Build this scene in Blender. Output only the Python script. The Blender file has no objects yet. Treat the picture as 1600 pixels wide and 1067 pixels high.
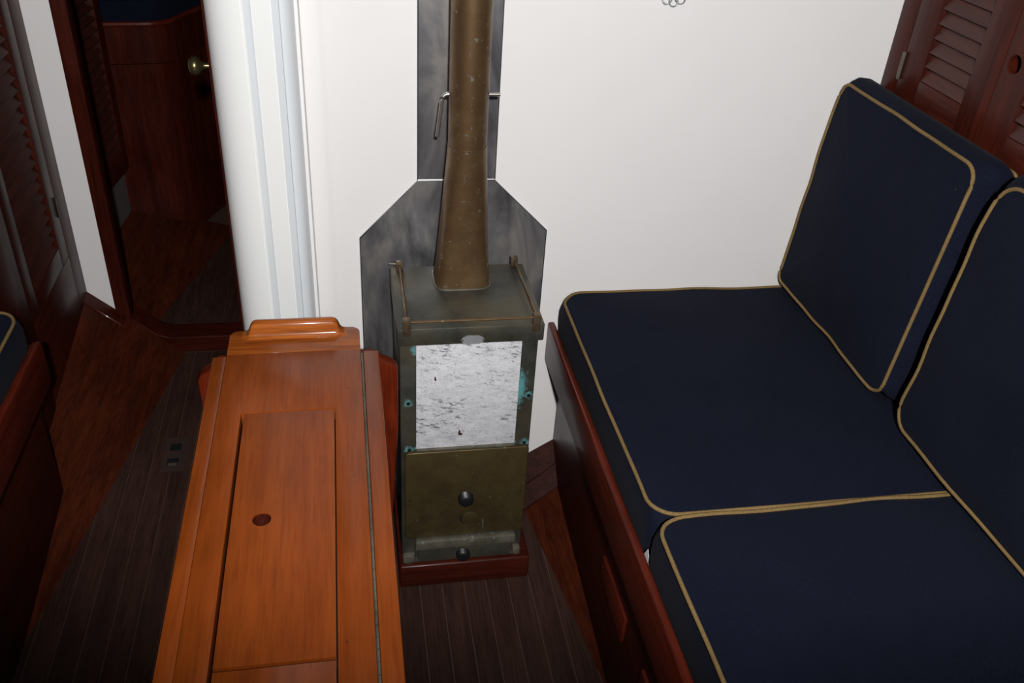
import bpy, bmesh, math, random
from mathutils import Vector, Matrix, Euler

random.seed(7)
SC = bpy.context.scene
COL = SC.collection
PI = math.pi

# ------------------------------------------------------------------ camera
cam_d = bpy.data.cameras.new('camera')
cam_d.sensor_fit = 'HORIZONTAL'
cam_d.sensor_width = 36.0
cam_d.lens = 36.0 * 1395.5 / 1600.0
cam_d.clip_start = 0.02
cam = bpy.data.objects.new('camera', cam_d)
COL.objects.link(cam)
cam.matrix_world = Matrix((
    (0.98388, 0.04409, -0.17272, 0.0),
    (-0.16817, 0.55077, -0.81732, 0.0),
    (0.05910, 0.83350, 0.54951, 1.6),
    (0, 0, 0, 1)))
SC.camera = cam

# ------------------------------------------------------------------ world, lights, exposure
w = bpy.data.worlds.new('world')
SC.world = w
w.use_nodes = True
w.node_tree.nodes['Background'].inputs[0].default_value = (0.80, 0.88, 1.0, 1)
w.node_tree.nodes['Background'].inputs[1].default_value = 0.12


def spot(name, loc, target, power, angle, blend, radius, color, sx=1.0, sy=1.0):
    d = bpy.data.lights.new(name, 'SPOT')
    d.energy = power
    d.spot_size = math.radians(angle)
    d.spot_blend = blend
    d.shadow_soft_size = radius
    d.color = color
    o = bpy.data.objects.new(name, d)
    COL.objects.link(o)
    o.location = loc
    o.rotation_euler = (Vector(target) - Vector(loc)).to_track_quat('-Z', 'Y').to_euler()
    o.scale = (sx, sy, 1.0)
    return o


def area(name, loc, target, power, sx, sy, color):
    d = bpy.data.lights.new(name, 'AREA')
    d.energy = power
    d.shape = 'RECTANGLE'
    d.size = sx
    d.size_y = sy
    d.color = color
    o = bpy.data.objects.new(name, d)
    COL.objects.link(o)
    o.location = loc
    o.rotation_euler = (Vector(target) - Vector(loc)).to_track_quat('-Z', 'Y').to_euler()
    return o


spot('camera_flash', (0.03, -0.36, 1.84), (0.42, 1.70, 0.70), 176, 108, 0.50, 0.03, (1.0, 0.985, 0.970), 1.0, 0.35)
area('hatch_daylight', (0.1, 0.75, 1.955), (0.1, 0.78, 0.0), 2.0, 0.52, 0.52, (0.88, 0.94, 1.0))

SC.view_settings.view_transform = 'Standard'
SC.view_settings.look = 'None'
SC.view_settings.gamma = 1.0
SC.view_settings.use_curve_mapping = False
SC.view_settings.exposure = 0.0


# ------------------------------------------------------------------ materials
def new_mat(name):
    m = bpy.data.materials.new(name)
    m.use_nodes = True
    nt = m.node_tree
    return m, nt, nt.nodes['Principled BSDF']


def coords(nt, rand=True):
    tc = nt.nodes.new('ShaderNodeTexCoord')
    if not rand:
        return tc.outputs['Object']
    oi = nt.nodes.new('ShaderNodeObjectInfo')
    mu = nt.nodes.new('ShaderNodeMath')
    mu.operation = 'MULTIPLY'
    mu.inputs[1].default_value = 17.0
    nt.links.new(oi.outputs['Random'], mu.inputs[0])
    ad = nt.nodes.new('ShaderNodeVectorMath')
    ad.operation = 'ADD'
    nt.links.new(tc.outputs['Object'], ad.inputs[0])
    nt.links.new(mu.outputs[0], ad.inputs[1])
    return ad.outputs[0]


def noise(nt, vec, scale, detail=4, rough=0.55, sc=(1, 1, 1), dist=0.0):
    mp = nt.nodes.new('ShaderNodeMapping')
    mp.inputs['Scale'].default_value = sc
    nt.links.new(vec, mp.inputs['Vector'])
    n = nt.nodes.new('ShaderNodeTexNoise')
    n.inputs['Scale'].default_value = scale
    n.inputs['Detail'].default_value = detail
    n.inputs['Roughness'].default_value = rough
    n.inputs['Distortion'].default_value = dist
    nt.links.new(mp.outputs[0], n.inputs['Vector'])
    return n.outputs['Fac']


def ramp(nt, fac, stops):
    r = nt.nodes.new('ShaderNodeValToRGB')
    els = r.color_ramp.elements
    while len(els) < len(stops):
        els.new(0.5)
    for e, (p, c) in zip(els, stops):
        e.position = p
        e.color = (c[0], c[1], c[2], 1) if not isinstance(c, (int, float)) else (c, c, c, 1)
    nt.links.new(fac, r.inputs[0])
    return r.outputs['Color']


def mix(nt, fac, a, b, mode='MIX'):
    m = nt.nodes.new('ShaderNodeMix')
    m.data_type = 'RGBA'
    m.blend_type = mode
    for sock, v in ((m.inputs[0], fac), (m.inputs[6], a), (m.inputs[7], b)):
        if isinstance(v, (int, float)):
            sock.default_value = v
        elif isinstance(v, tuple):
            sock.default_value = (v[0], v[1], v[2], 1)
        else:
            nt.links.new(v, sock)
    return m.outputs[2]


def math_node(nt, op, a, b=None, clamp=False):
    m = nt.nodes.new('ShaderNodeMath')
    m.operation = op
    m.use_clamp = clamp
    for i, v in enumerate((a, b)):
        if v is None:
            continue
        if isinstance(v, (int, float)):
            m.inputs[i].default_value = v
        else:
            nt.links.new(v, m.inputs[i])
    return m.outputs[0]


def bump(nt, bsdf, height, strength, dist=0.002):
    b = nt.nodes.new('ShaderNodeBump')
    b.inputs['Strength'].default_value = strength
    b.inputs['Distance'].default_value = dist
    nt.links.new(height, b.inputs['Height'])
    nt.links.new(b.outputs[0], bsdf.inputs['Normal'])


def wood(name, light, dark, axis='Y', rough=0.35, coat=0.3, spec=0.12, grain=0.75, flecks=False):
    m, nt, b = new_mat(name)
    v = coords(nt)
    lo, hi = 1.0, 14.0
    sc = {'X': (lo, hi, hi), 'Y': (hi, lo, hi), 'Z': (hi, hi, lo)}[axis]
    big = noise(nt, v, 3.2, 4, 0.6, sc, 0.6)
    fine = noise(nt, v, 26.0, 3, 0.6, {'X': (.5, 9, 9), 'Y': (9, .5, 9), 'Z': (9, 9, .5)}[axis])
    blot = noise(nt, v, 5.0, 3, 0.5)
    c = ramp(nt, big, [(0.28, dark), (0.72, light)])
    k = ramp(nt, fine, [(0.33, 0.55), (0.56, 1.0)])
    c = mix(nt, grain, c, k, 'MULTIPLY')
    if flecks:
        fk = noise(nt, v, 120.0, 2, 0.5, {'X': (.45, 1, 1), 'Y': (1, .45, 1), 'Z': (1, 1, .45)}[axis])
        c = mix(nt, ramp(nt, fk, [(0.755, 0.0), (0.79, 0.7)]), c, (0.02, 0.007, 0.004))
    k2 = ramp(nt, blot, [(0.3, 0.78), (0.7, 1.12)])
    c = mix(nt, 0.8, c, k2, 'MULTIPLY')
    nt.links.new(c, b.inputs['Base Color'])
    r = ramp(nt, blot, [(0.3, rough * 0.85), (0.7, min(1, rough * 1.25))])
    nt.links.new(r, b.inputs['Roughness'])
    b.inputs['Specular IOR Level'].default_value = spec
    b.inputs['Coat Weight'].default_value = coat
    b.inputs['Coat Roughness'].default_value = 0.12
    bump(nt, b, fine, 0.12, 0.0006)
    return m


def paint(name, col, rough=0.35, var=0.05, coat=0.0):
    m, nt, b = new_mat(name)
    v = coords(nt)
    n = noise(nt, v, 6.0, 4, 0.55)
    c = ramp(nt, n, [(0.3, tuple(x * (1 - var) for x in col)), (0.7, col)])
    nt.links.new(c, b.inputs['Base Color'])
    b.inputs['Roughness'].default_value = rough
    b.inputs['Coat Weight'].default_value = coat
    n2 = noise(nt, v, 60.0, 3, 0.5)
    bump(nt, b, n2, 0.05, 0.0008)
    return m


def metal(name, c1, c2, rough=0.4, metallic=0.85, scale=14.0, spots=None, spot_amt=0.72, sc=(1, 1, 1), patch=None):
    m, nt, b = new_mat(name)
    v = coords(nt)
    n = noise(nt, v, scale, 6, 0.65, sc)
    c = ramp(nt, n, [(0.38, c1), (0.62, c2)])
    if patch:
        pn = noise(nt, v, scale * 0.55, 5, 0.65)
        c = mix(nt, ramp(nt, pn, [(0.42, 0.0), (0.60, 0.75)]), c, patch)
    if spots:
        s = noise(nt, v, 75.0, 4, 0.7)
        f = ramp(nt, s, [(spot_amt - 0.06, 0.0), (spot_amt, 1.0)])
        c = mix(nt, f, c, spots)
    nt.links.new(c, b.inputs['Base Color'])
    b.inputs['Metallic'].default_value = metallic
    r = ramp(nt, n, [(0.3, min(1, rough * 1.25)), (0.7, rough * 0.8)])
    nt.links.new(r, b.inputs['Roughness'])
    s2 = noise(nt, v, 90.0, 4, 0.6)
    bump(nt, b, s2, 0.08, 0.0008)
    return m


def fabric(name, c1, c2, rough=0.9):
    m, nt, b = new_mat(name)
    v = coords(nt)
    n = noise(nt, v, 4.0, 4, 0.6)
    f = noise(nt, v, 300.0, 2, 0.5)
    c = ramp(nt, n, [(0.3, c1), (0.7, c2)])
    k = ramp(nt, f, [(0.35, 0.8), (0.65, 1.15)])
    c = mix(nt, 0.8, c, k, 'MULTIPLY')
    lint = noise(nt, v, 140.0, 1, 0.4)
    lf = ramp(nt, lint, [(0.835, 0.0), (0.86, 0.5)])
    c = mix(nt, lf, c, (0.3, 0.3, 0.3))
    nt.links.new(c, b.inputs['Base Color'])
    b.inputs['Roughness'].default_value = rough
    b.inputs['Specular IOR Level'].default_value = 0.08
    b.inputs['Sheen Weight'].default_value = 0.015
    b.inputs['Sheen Roughness'].default_value = 0.5
    bump(nt, b, f, 0.25, 0.0008)
    return m


def verdigris_bronze(name, c1, c2, centers, green=(0.10, 0.30, 0.30), general=0.80):
    """tarnished bronze; centers = [(x, y, z, radius, strength)] in object space"""
    m, nt, b = new_mat(name)
    v = coords(nt, False)
    n = noise(nt, v, 12.0, 6, 0.65)
    c = ramp(nt, n, [(0.38, c1), (0.62, c2)])
    br = noise(nt, v, 7.0, 4, 0.6)
    c = mix(nt, ramp(nt, br, [(0.45, 0.0), (0.66, 0.55)]), c, (c2[0] * 1.15, c2[1] * 0.85, c2[2] * 0.45))
    s = noise(nt, v, 120.0, 5, 0.75)
    tot = None
    for (x, y, z, r, st) in centers:
        d = nt.nodes.new('ShaderNodeVectorMath')
        d.operation = 'DISTANCE'
        mp = nt.nodes.new('ShaderNodeMapping')
        el = 1.0
        if isinstance(r, tuple):
            r, el = r
        mp.inputs['Scale'].default_value = (1, 1, el)
        nt.links.new(v, mp.inputs['Vector'])
        nt.links.new(mp.outputs[0], d.inputs[0])
        d.inputs[1].default_value = (x, y, z * el)
        q = math_node(nt, 'DIVIDE', d.outputs['Value'], r)
        q = math_node(nt, 'SUBTRACT', 1.0, q, True)
        q = math_node(nt, 'MULTIPLY', q, st)
        tot = q if tot is None else math_node(nt, 'MAXIMUM', tot, q)
    base = math_node(nt, 'ADD', s, tot if tot is not None else 0.0)
    f = ramp(nt, base, [(general - 0.10, 0.0), (general + 0.25, 0.85)])
    c = mix(nt, f, c, green)
    pale = noise(nt, v, 210.0, 3, 0.7)
    pf = ramp(nt, pale, [(0.62, 0.0), (0.72, 0.4)])
    c = mix(nt, pf, c, (0.22, 0.25, 0.23))
    nt.links.new(c, b.inputs['Base Color'])
    mt = ramp(nt, f, [(0.0, 0.55), (0.6, 0.0)])
    nt.links.new(mt, b.inputs['Metallic'])
    b.inputs['Roughness'].default_value = 0.5
    bump(nt, b, s, 0.12, 0.001)
    return m


def mottled_stone(name):
    m, nt, b = new_mat(name)
    v = coords(nt, False)
    rot = nt.nodes.new('ShaderNodeMapping')
    rot.inputs['Rotation'].default_value = (0, math.radians(-12), 0)
    nt.links.new(v, rot.inputs['Vector'])
    v2 = rot.outputs[0]
    base = noise(nt, v2, 40.0, 8, 0.75, (0.6, 1, 1.6))
    c = ramp(nt, base, [(0.32, (0.50, 0.505, 0.53)), (0.60, (0.71, 0.71, 0.74))])
    fl = noise(nt, v2, 95.0, 8, 0.8, (0.55, 1, 1.6), 0.4)
    cl = noise(nt, v2, 13.0, 4, 0.65, (0.7, 1, 1.5))
    comb = math_node(nt, 'ADD', fl, math_node(nt, 'MULTIPLY', cl, 0.55))
    f = ramp(nt, comb, [(0.845, 0.0), (0.90, 0.75), (0.95, 1.0)])
    c = mix(nt, f, c, (0.075, 0.08, 0.08))
    fine = noise(nt, v2, 330.0, 3, 0.6, (0.6, 1, 1.3))
    ff = ramp(nt, fine, [(0.56, 0.0), (0.68, 0.55)])
    c = mix(nt, ff, c, (0.20, 0.205, 0.22))
    dot = noise(nt, v, 46.0, 1, 0.3, (1, 1, 0.75))
    df = ramp(nt, dot, [(0.80, 0.0), (0.83, 1.0)])
    c = mix(nt, df, c, (0.03, 0.012, 0.012))
    nt.links.new(c, b.inputs['Base Color'])
    b.inputs['Roughness'].default_value = 0.55
    bump(nt, b, fl, 0.1, 0.001)
    return m


def steel_sheet(name):
    m, nt, b = new_mat(name)
    v = coords(nt, False)
    heat = noise(nt, v, 5.0, 4, 0.6, (2.4, 1, 0.9), 0.5)
    streak = noise(nt, v, 14.0, 3, 0.5, (1.0, 1, 9.0))
    c = ramp(nt, heat, [(0.36, (0.13, 0.125, 0.132)), (0.5, (0.27, 0.265, 0.28)), (0.64, (0.47, 0.445, 0.42))])
    k = ramp(nt, streak, [(0.3, 0.97), (0.7, 1.02)])
    c = mix(nt, 0.8, c, k, 'MULTIPLY')
    nt.links.new(c, b.inputs['Base Color'])
    b.inputs['Metallic'].default_value = 0.72
    r = ramp(nt, heat, [(0.3, 0.38), (0.7, 0.30)])
    nt.links.new(r, b.inputs['Roughness'])
    fine = noise(nt, v, 60.0, 2, 0.5, (0.3, 1, 14.0))
    bump(nt, b, fine, 0.015, 0.0004)
    return m


def plain(name, col, rough=0.5, metallic=0.0):
    m, nt, b = new_mat(name)
    v = coords(nt)
    n = noise(nt, v, 30.0, 3, 0.6)
    c = ramp(nt, n, [(0.3, tuple(x * 0.85 for x in col)), (0.7, col)])
    nt.links.new(c, b.inputs['Base Color'])
    b.inputs['Roughness'].default_value = rough
    b.inputs['Metallic'].default_value = metallic
    return m


WALLM = paint('white_wall_paint', (0.86, 0.842, 0.838), 0.50, 0.02)
DIMWHITEM = paint('dimmed_white_paint', (0.13, 0.11, 0.11), 0.5, 0.05)  # white panel beyond the doorway, its dim light put into the colour
MASTM = paint('white_mast_paint', (0.88, 0.895, 0.885), 0.32, 0.02, 0.2)
MASTB = paint('cool_white_mast_paint', (0.72, 0.76, 0.79), 0.35, 0.02, 0.2)
CEILM = paint('white_deckhead_paint', (0.75, 0.75, 0.73), 0.5, 0.03)
MAHY = wood('mahogany_grain_y', (0.078, 0.0125, 0.0062), (0.034, 0.0060, 0.0035), 'Y', 0.34, 0.06)
MAHZ = wood('mahogany_grain_z', (0.078, 0.0125, 0.0062), (0.034, 0.0060, 0.0035), 'Z', 0.34, 0.06)
MAHX = wood('mahogany_grain_x', (0.078, 0.0125, 0.0062), (0.034, 0.0060, 0.0035), 'X', 0.34, 0.06)
SLATM = wood('mahogany_slat', (0.075, 0.019, 0.013), (0.045, 0.011, 0.0075), 'Y', 0.42, 0.06, 0.3)
RAMPM = wood('mahogany_sole_margin', (0.100, 0.020, 0.007), (0.040, 0.009, 0.0045), 'Y', 0.45, 0.03)
DARKM = plain('dark_interior', (0.012, 0.006, 0.005), 0.8)
TEAKY = wood('teak_table_y', (0.240, 0.051, 0.0062), (0.178, 0.034, 0.0042), 'Y', 0.30, 0.05, 0.22, 0.42, True)
TEAKX = wood('teak_table_x', (0.42, 0.115, 0.016), (0.20, 0.040, 0.007), 'X', 0.24, 0.35)
TEAKZ = wood('red_mahogany_panel', (0.16, 0.020, 0.005), (0.09, 0.011, 0.004), 'Z', 0.33, 0.1)
DULLM = wood('dull_mahogany_board', (0.050, 0.016, 0.013), (0.028, 0.010, 0.008), 'X', 0.5, 0.0)
RAILY = wood('fiddle_mahogany', (0.13, 0.018, 0.0075), (0.065, 0.010, 0.0055), 'Y', 0.34, 0.10)
PLANKM = wood('teak_sole_plank', (0.062, 0.029, 0.022), (0.038, 0.018, 0.0145), 'Y', 0.55, 0.0)
HOLLYM = plain('holly_seam', (0.085, 0.045, 0.033), 0.6)
NAVY = fabric('navy_canvas', (0.0048, 0.0064, 0.0150), (0.0070, 0.0090, 0.0200))
TAN = fabric('tan_piping', (0.17, 0.110, 0.042), (0.23, 0.150, 0.062), 0.8)
STEEL = steel_sheet('stainless_sheet')
BEAD = metal('stainless_bead', (0.45, 0.45, 0.46), (0.62, 0.62, 0.62), 0.3, 0.95)
ROD = metal('steel_rod', (0.35, 0.33, 0.30), (0.55, 0.52, 0.48), 0.3, 0.9)
PIPEM = metal('tarnished_brass_pipe', (0.105, 0.055, 0.024), (0.185, 0.118, 0.056), 0.42, 0.6, 16.0, (0.22, 0.22, 0.18), 0.68, (1, 1, 1), (0.125, 0.072, 0.033))
BRONZE = verdigris_bronze('stove_bronze', (0.052, 0.053, 0.042), (0.098, 0.099, 0.083), [], (0.10, 0.20, 0.19), 0.82)
DOORM = metal('stove_door_bronze', (0.060, 0.040, 0.014), (0.095, 0.068, 0.026), 0.5, 0.55, 22.0, (0.17, 0.17, 0.13), 0.70)
STONE = mottled_stone('mottled_panel')
BLACK = plain('black_bakelite', (0.008, 0.008, 0.009), 0.42)
BRASS = metal('aged_brass', (0.16, 0.13, 0.055), (0.30, 0.25, 0.12), 0.28, 0.9)
POSTM = metal('bronze_post', (0.085, 0.060, 0.035), (0.16, 0.115, 0.07), 0.4, 0.6, 30.0)
HINGE = metal('tarnished_hinge', (0.10, 0.09, 0.07), (0.22, 0.20, 0.16), 0.5, 0.7)
SILVER = metal('silver_plate', (0.40, 0.40, 0.43), (0.55, 0.55, 0.58), 0.4, 0.6)
TAGM = plain('white_tag', (0.75, 0.76, 0.78), 0.6)
CHIPM = plain('rust_chip', (0.045, 0.014, 0.012), 0.7)
LIPM = metal('lit_bronze_lip', (0.11, 0.10, 0.075), (0.19, 0.175, 0.135), 0.45, 0.5, 30.0, (0.25, 0.30, 0.28), 0.66)  # bronze lightened in colour to stand in for light caught on the lips
GROOVE = plain('grey_seam_caulk', (0.42, 0.42, 0.40), 0.7)  # even mid-grey for the joint between batten and wall

# ------------------------------------------------------------------ mesh helpers
ORG = {}


def V(*a):
    return Vector(a)


def box(x0, x1, y0, y1, z0, z1, bev=0.0, seg=2):
    bm = bmesh.new()
    bmesh.ops.create_cube(bm, size=1.0)
    for v in bm.verts:
        v.co = V((x0 + x1) / 2 + v.co.x * (x1 - x0), (y0 + y1) / 2 + v.co.y * (y1 - y0), (z0 + z1) / 2 + v.co.z * (z1 - z0))
    if bev > 0:
        bmesh.ops.bevel(bm, geom=list(bm.edges), offset=bev, segments=seg, affect='EDGES', profile=0.5)
    return bm


def join(*bms):
    out = bms[0]
    for b in bms[1:]:
        me = bpy.data.meshes.new('tmp')
        b.to_mesh(me)
        out.from_mesh(me)
        bpy.data.meshes.remove(me)
        b.free()
    return out


def prism(pts, plane, a0, a1, bev=0.0, seg=2):
    """pts 2-D polygon; plane 'xz' (extrude y), 'xy' (extrude z), 'yz' (extrude x)"""
    bm = bmesh.new()

    def P(p, a):
        return {'xz': V(p[0], a, p[1]), 'xy': V(p[0], p[1], a), 'yz': V(a, p[0], p[1])}[plane]
    lo = [bm.verts.new(P(p, a0)) for p in pts]
    hi = [bm.verts.new(P(p, a1)) for p in pts]
    bm.faces.new(lo)
    bm.faces.new(hi)
    n = len(pts)
    for i in range(n):
        bm.faces.new((lo[i], lo[(i + 1) % n], hi[(i + 1) % n], hi[i]))
    bmesh.ops.recalc_face_normals(bm, faces=bm.faces)
    if bev > 0:
        ed = [e for e in bm.edges if (e.verts[0] in lo) == (e.verts[1] in lo)]
        bmesh.ops.bevel(bm, geom=ed, offset=bev, segments=seg, affect='EDGES', profile=0.5)
    return bm


def slab(corners, thick, bev=0.0):
    """board from a 3-D polygon, thickness along minus its normal"""
    bm = bmesh.new()
    n = (corners[1] - corners[0]).cross(corners[2] - corners[0]).normalized()
    a = [bm.verts.new(c) for c in corners]
    b = [bm.verts.new(c - n * thick) for c in corners]
    bm.faces.new(a)
    bm.faces.new(list(reversed(b)))
    k = len(a)
    for i in range(k):
        bm.faces.new((a[i], b[i], b[(i + 1) % k], a[(i + 1) % k]))
    bmesh.ops.recalc_face_normals(bm, faces=bm.faces)
    if bev > 0:
        bmesh.ops.bevel(bm, geom=list(bm.edges), offset=bev, segments=1, affect='EDGES')
    return bm


def tube(path, r, closed=False, n=8, cap=True):
    bm = bmesh.new()
    rings = []
    k = len(path)
    up = V(0.013, 0.027, 1).normalized()
    for i, p in enumerate(path):
        if closed:
            t = path[(i + 1) % k] - path[i - 1]
        else:
            t = path[min(i + 1, k - 1)] - path[max(i - 1, 0)]
        t.normalize()
        u = up if abs(t.dot(up)) < 0.95 else V(1, 0.02, 0.01).normalized()
        s = t.cross(u).normalized()
        q = s.cross(t).normalized()
        rings.append([bm.verts.new(p + (s * math.cos(2 * PI * j / n) + q * math.sin(2 * PI * j / n)) * r) for j in range(n)])
    m = k if closed else k - 1
    for i in range(m):
        a, b = rings[i], rings[(i + 1) % k]
        for j in range(n):
            bm.faces.new((a[j], a[(j + 1) % n], b[(j + 1) % n], b[j]))
    if cap and not closed:
        bm.faces.new(list(reversed(rings[0])))
        bm.faces.new(rings[-1])
    bmesh.ops.recalc_face_normals(bm, faces=bm.faces)
    return bm


def lathe(profile, origin, direction, n=24):
    """profile [(radius, distance along direction)]"""
    bm = bmesh.new()
    d = Vector(direction).normalized()
    u = V(0, 0, 1) if abs(d.z) < 0.9 else V(1, 0, 0)
    s = d.cross(u).normalized()
    q = s.cross(d).normalized()
    o = Vector(origin)
    rings = []
    for r, h in profile:
        rings.append([bm.verts.new(o + d * h + (s * math.cos(2 * PI * j / n) + q * math.sin(2 * PI * j / n)) * max(r, 1e-5)) for j in range(n)])
    for a, b in zip(rings, rings[1:]):
        for j in range(n):
            bm.faces.new((a[j], a[(j + 1) % n], b[(j + 1) % n], b[j]))
    bm.faces.new(rings[0])
    bm.faces.new(rings[-1])
    bmesh.ops.remove_doubles(bm, verts=bm.verts, dist=1e-6)
    bmesh.ops.recalc_face_normals(bm, faces=bm.faces)
    return bm


def loft(rings, cap=True):
    bm = bmesh.new()
    vs = [[bm.verts.new(p) for p in r] for r in rings]
    n = len(rings[0])
    for a, b in zip(vs, vs[1:]):
        for j in range(n):
            bm.faces.new((a[j], a[(j + 1) % n], b[(j + 1) % n], b[j]))
    if cap:
        bm.faces.new(vs[0])
        bm.faces.new(vs[-1])
    bmesh.ops.recalc_face_normals(bm, faces=bm.faces)
    return bm


def plate_with_hole(x0, x1, y0, y1, z0, z1, cx, cy, r, n=32):
    bm = bmesh.new()
    outer = []
    for j in range(n):
        a = 2 * PI * j / n
        c, s = math.cos(a), math.sin(a)
        tx = ((x1 - cx) / c if c > 1e-9 else (x0 - cx) / c if c < -1e-9 else 1e9)
        ty = ((y1 - cy) / s if s > 1e-9 else (y0 - cy) / s if s < -1e-9 else 1e9)
        outer.append((cx + min(tx, ty) * c, cy + min(tx, ty) * s))
    # snap nearest to corners
    for X, Y in ((x0, y0), (x0, y1), (x1, y0), (x1, y1)):
        i = min(range(n), key=lambda k: (outer[k][0] - X) ** 2 + (outer[k][1] - Y) ** 2)
        outer[i] = (X, Y)
    inner = [(cx + r * math.cos(2 * PI * j / n), cy + r * math.sin(2 * PI * j / n)) for j in range(n)]
    lv = {}
    for nm, pts in (('o', outer), ('i', inner)):
        for z, tag in ((z0, 'b'), (z1, 't')):
            lv[nm + tag] = [bm.verts.new((p[0], p[1], z)) for p in pts]
    for j in range(n):
        k = (j + 1) % n
        for t in 'bt':
            bm.faces.new((lv['o' + t][j], lv['o' + t][k], lv['i' + t][k], lv['i' + t][j]))
        bm.faces.new((lv['ob'][j], lv['ob'][k], lv['ot'][k], lv['ot'][j]))
        bm.faces.new((lv['ib'][j], lv['ib'][k], lv['it'][k], lv['it'][j]))
    bmesh.ops.recalc_face_normals(bm, faces=bm.faces)
    return bm


def rrect(x0, x1, y0, y1, r, n=6):
    pts = []
    for cx, cy, a0 in ((x1 - r, y1 - r, 0), (x0 + r, y1 - r, 90), (x0 + r, y0 + r, 180), (x1 - r, y0 + r, 270)):
        for k in range(n + 1):
            a = math.radians(a0 + 90 * k / n)
            pts.append((cx + r * math.cos(a), cy + r * math.sin(a)))
    return pts


def link(o, parent, world_org):
    COL.objects.link(o)
    if parent is not None:
        o.parent = parent
        o.location = world_org - ORG[parent.name]
    else:
        o.location = world_org
    ORG[o.name] = world_org.copy()
    return o


def obj(name, bm, mat, parent=None, smooth=True, angle=35, label=None):
    zs = [v.co.z for v in bm.verts]
    xs = [v.co.x for v in bm.verts]
    ys = [v.co.y for v in bm.verts]
    org = V((min(xs) + max(xs)) / 2, (min(ys) + max(ys)) / 2, min(zs) if parent is None else (min(zs) + max(zs)) / 2)
    bmesh.ops.translate(bm, verts=bm.verts, vec=-org)
    me = bpy.data.meshes.new(name)
    if smooth:
        for f in bm.faces:
            f.smooth = True
        ca = math.radians(angle)
        for e in bm.edges:
            if len(e.link_faces) == 2:
                try:
                    if e.calc_face_angle() > ca:
                        e.smooth = False
                except ValueError:
                    pass
    bm.to_mesh(me)
    bm.free()
    me.materials.append(mat)
    o = bpy.data.objects.new(name, me)
    link(o, parent, org)
    if label:
        o['label'] = label
    return o


def tag(o, label, cat, group=None):
    o['label'] = label
    o['category'] = cat
    if group:
        o['group'] = group
    return o


def thing(name, label, cat, loc, group=None):
    o = bpy.data.objects.new(name, None)
    o.empty_display_size = 0.05
    link(o, None, Vector(loc))
    return tag(o, label, cat, group)


def struct(name, bm, mat, label, cat, parent=None, **k):
    o = obj(name, bm, mat, parent, **k)
    if parent is None:
        o['kind'] = 'structure'
        o['label'] = label
        o['category'] = cat
    return o


def copy_part(src, delta, parent):
    c = src.copy()
    COL.objects.link(c)
    c.parent = parent
    c.location = src.location + delta
    ORG[c.name] = ORG[src.name] + delta
    return c


def clip(poly, a, b, c):
    """keep a*x + b*y <= c"""
    out = []
    for i in range(len(poly)):
        p, q = poly[i], poly[(i + 1) % len(poly)]
        fp, fq = a * p[0] + b * p[1] - c, a * q[0] + b * q[1] - c
        if fp <= 0:
            out.append(p)
        if fp * fq < 0:
            t = fp / (fp - fq)
            out.append((p[0] + t * (q[0] - p[0]), p[1] + t * (q[1] - p[1])))
    return out


# ------------------------------------------------------------------ the setting
WY = 1.70            # white bulkhead face
BY = 2.40            # bulkhead with the doorway


def xl(y):           # port edge of the flat sole
    return -0.516 - 0.175 * (2.4 - y)


def xr(y):           # starboard edge of the flat sole
    return 0.406 + 0.143 * (1.604 - y)


# floor: pale seam bed with dark planks laid on it
fl = struct('floor', box(-0.95, 0.62, -0.90, 2.60, -0.06, -0.0022), HOLLYM, 'dark planked cabin sole with thin pale seams', 'floor')
k = -30
while k < 30:
    x1 = 0.373 - k * 0.0505 - 0.0014
    x0 = x1 - 0.0505 + 0.0028
    k += 1
    if x0 > 0.60 or x1 < -0.93:
        continue
    ymax = 2.40 if x0 < -0.22 else 1.70
    poly = [(x0, -0.89), (x1, -0.89), (x1, ymax), (x0, ymax)]
    poly = clip(poly, -1.0, 0.175, 0.516 + 0.175 * 2.4)
    poly = clip(poly, 1.0, 0.143, 0.406 + 0.143 * 1.604)
    if len(poly) < 3:
        continue
    obj('plank', prism(poly, 'xy', -0.012, 0.0, 0.0004, 1), PLANKM, fl)

# port sole margin rising towards the hull
S = 0.93


def pr(x, y):
    return V(x, y, S * (xl(y) - x))


t1 = struct('trim_1', slab([V(xl(2.395), 2.395, 0.0005), pr(-0.80, 2.395), pr(-0.80, 1.2), V(xl(1.2) - 0.0, 1.2, 0.0005)], 0.02), RAMPM,
            'reddish mahogany panel sloping up from the sole on the port side', 'trim')
struct('trim_2', slab([V(xl(1.2), 1.2, 0.0005), pr(-0.76, 1.2), pr(-0.80, -0.3), V(xl(-0.3), -0.3, 0.0005)], 0.02), RAMPM,
       'dark mahogany margin beside the port settee base', 'trim')
# thin board under the white strip
obj('cap_strip', slab([pr(-0.76, 2.398) + V(0, 0, 0.006), pr(-0.76, 2.35) + V(0, 0, 0.006), pr(-0.665, 2.35) + V(0, 0, 0.006), pr(-0.665, 2.398) + V(0, 0, 0.006)], 0.012, 0.002), MAHX, t1)


# starboard sole margin
def sr(x, y):
    return V(x, y, S * (x - xr(y)) + 0.0005)


struct('trim_3', slab([sr(xr(1.64), 1.64), sr(xr(-0.3), -0.3), V(0.70, -0.3, 0.0), V(0.62, 1.1, S * (0.62 - xr(1.1))), sr(0.52, 1.64)], 0.015), RAMPM,
       'reddish mahogany margin board between sole planks and starboard settee', 'trim')
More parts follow.
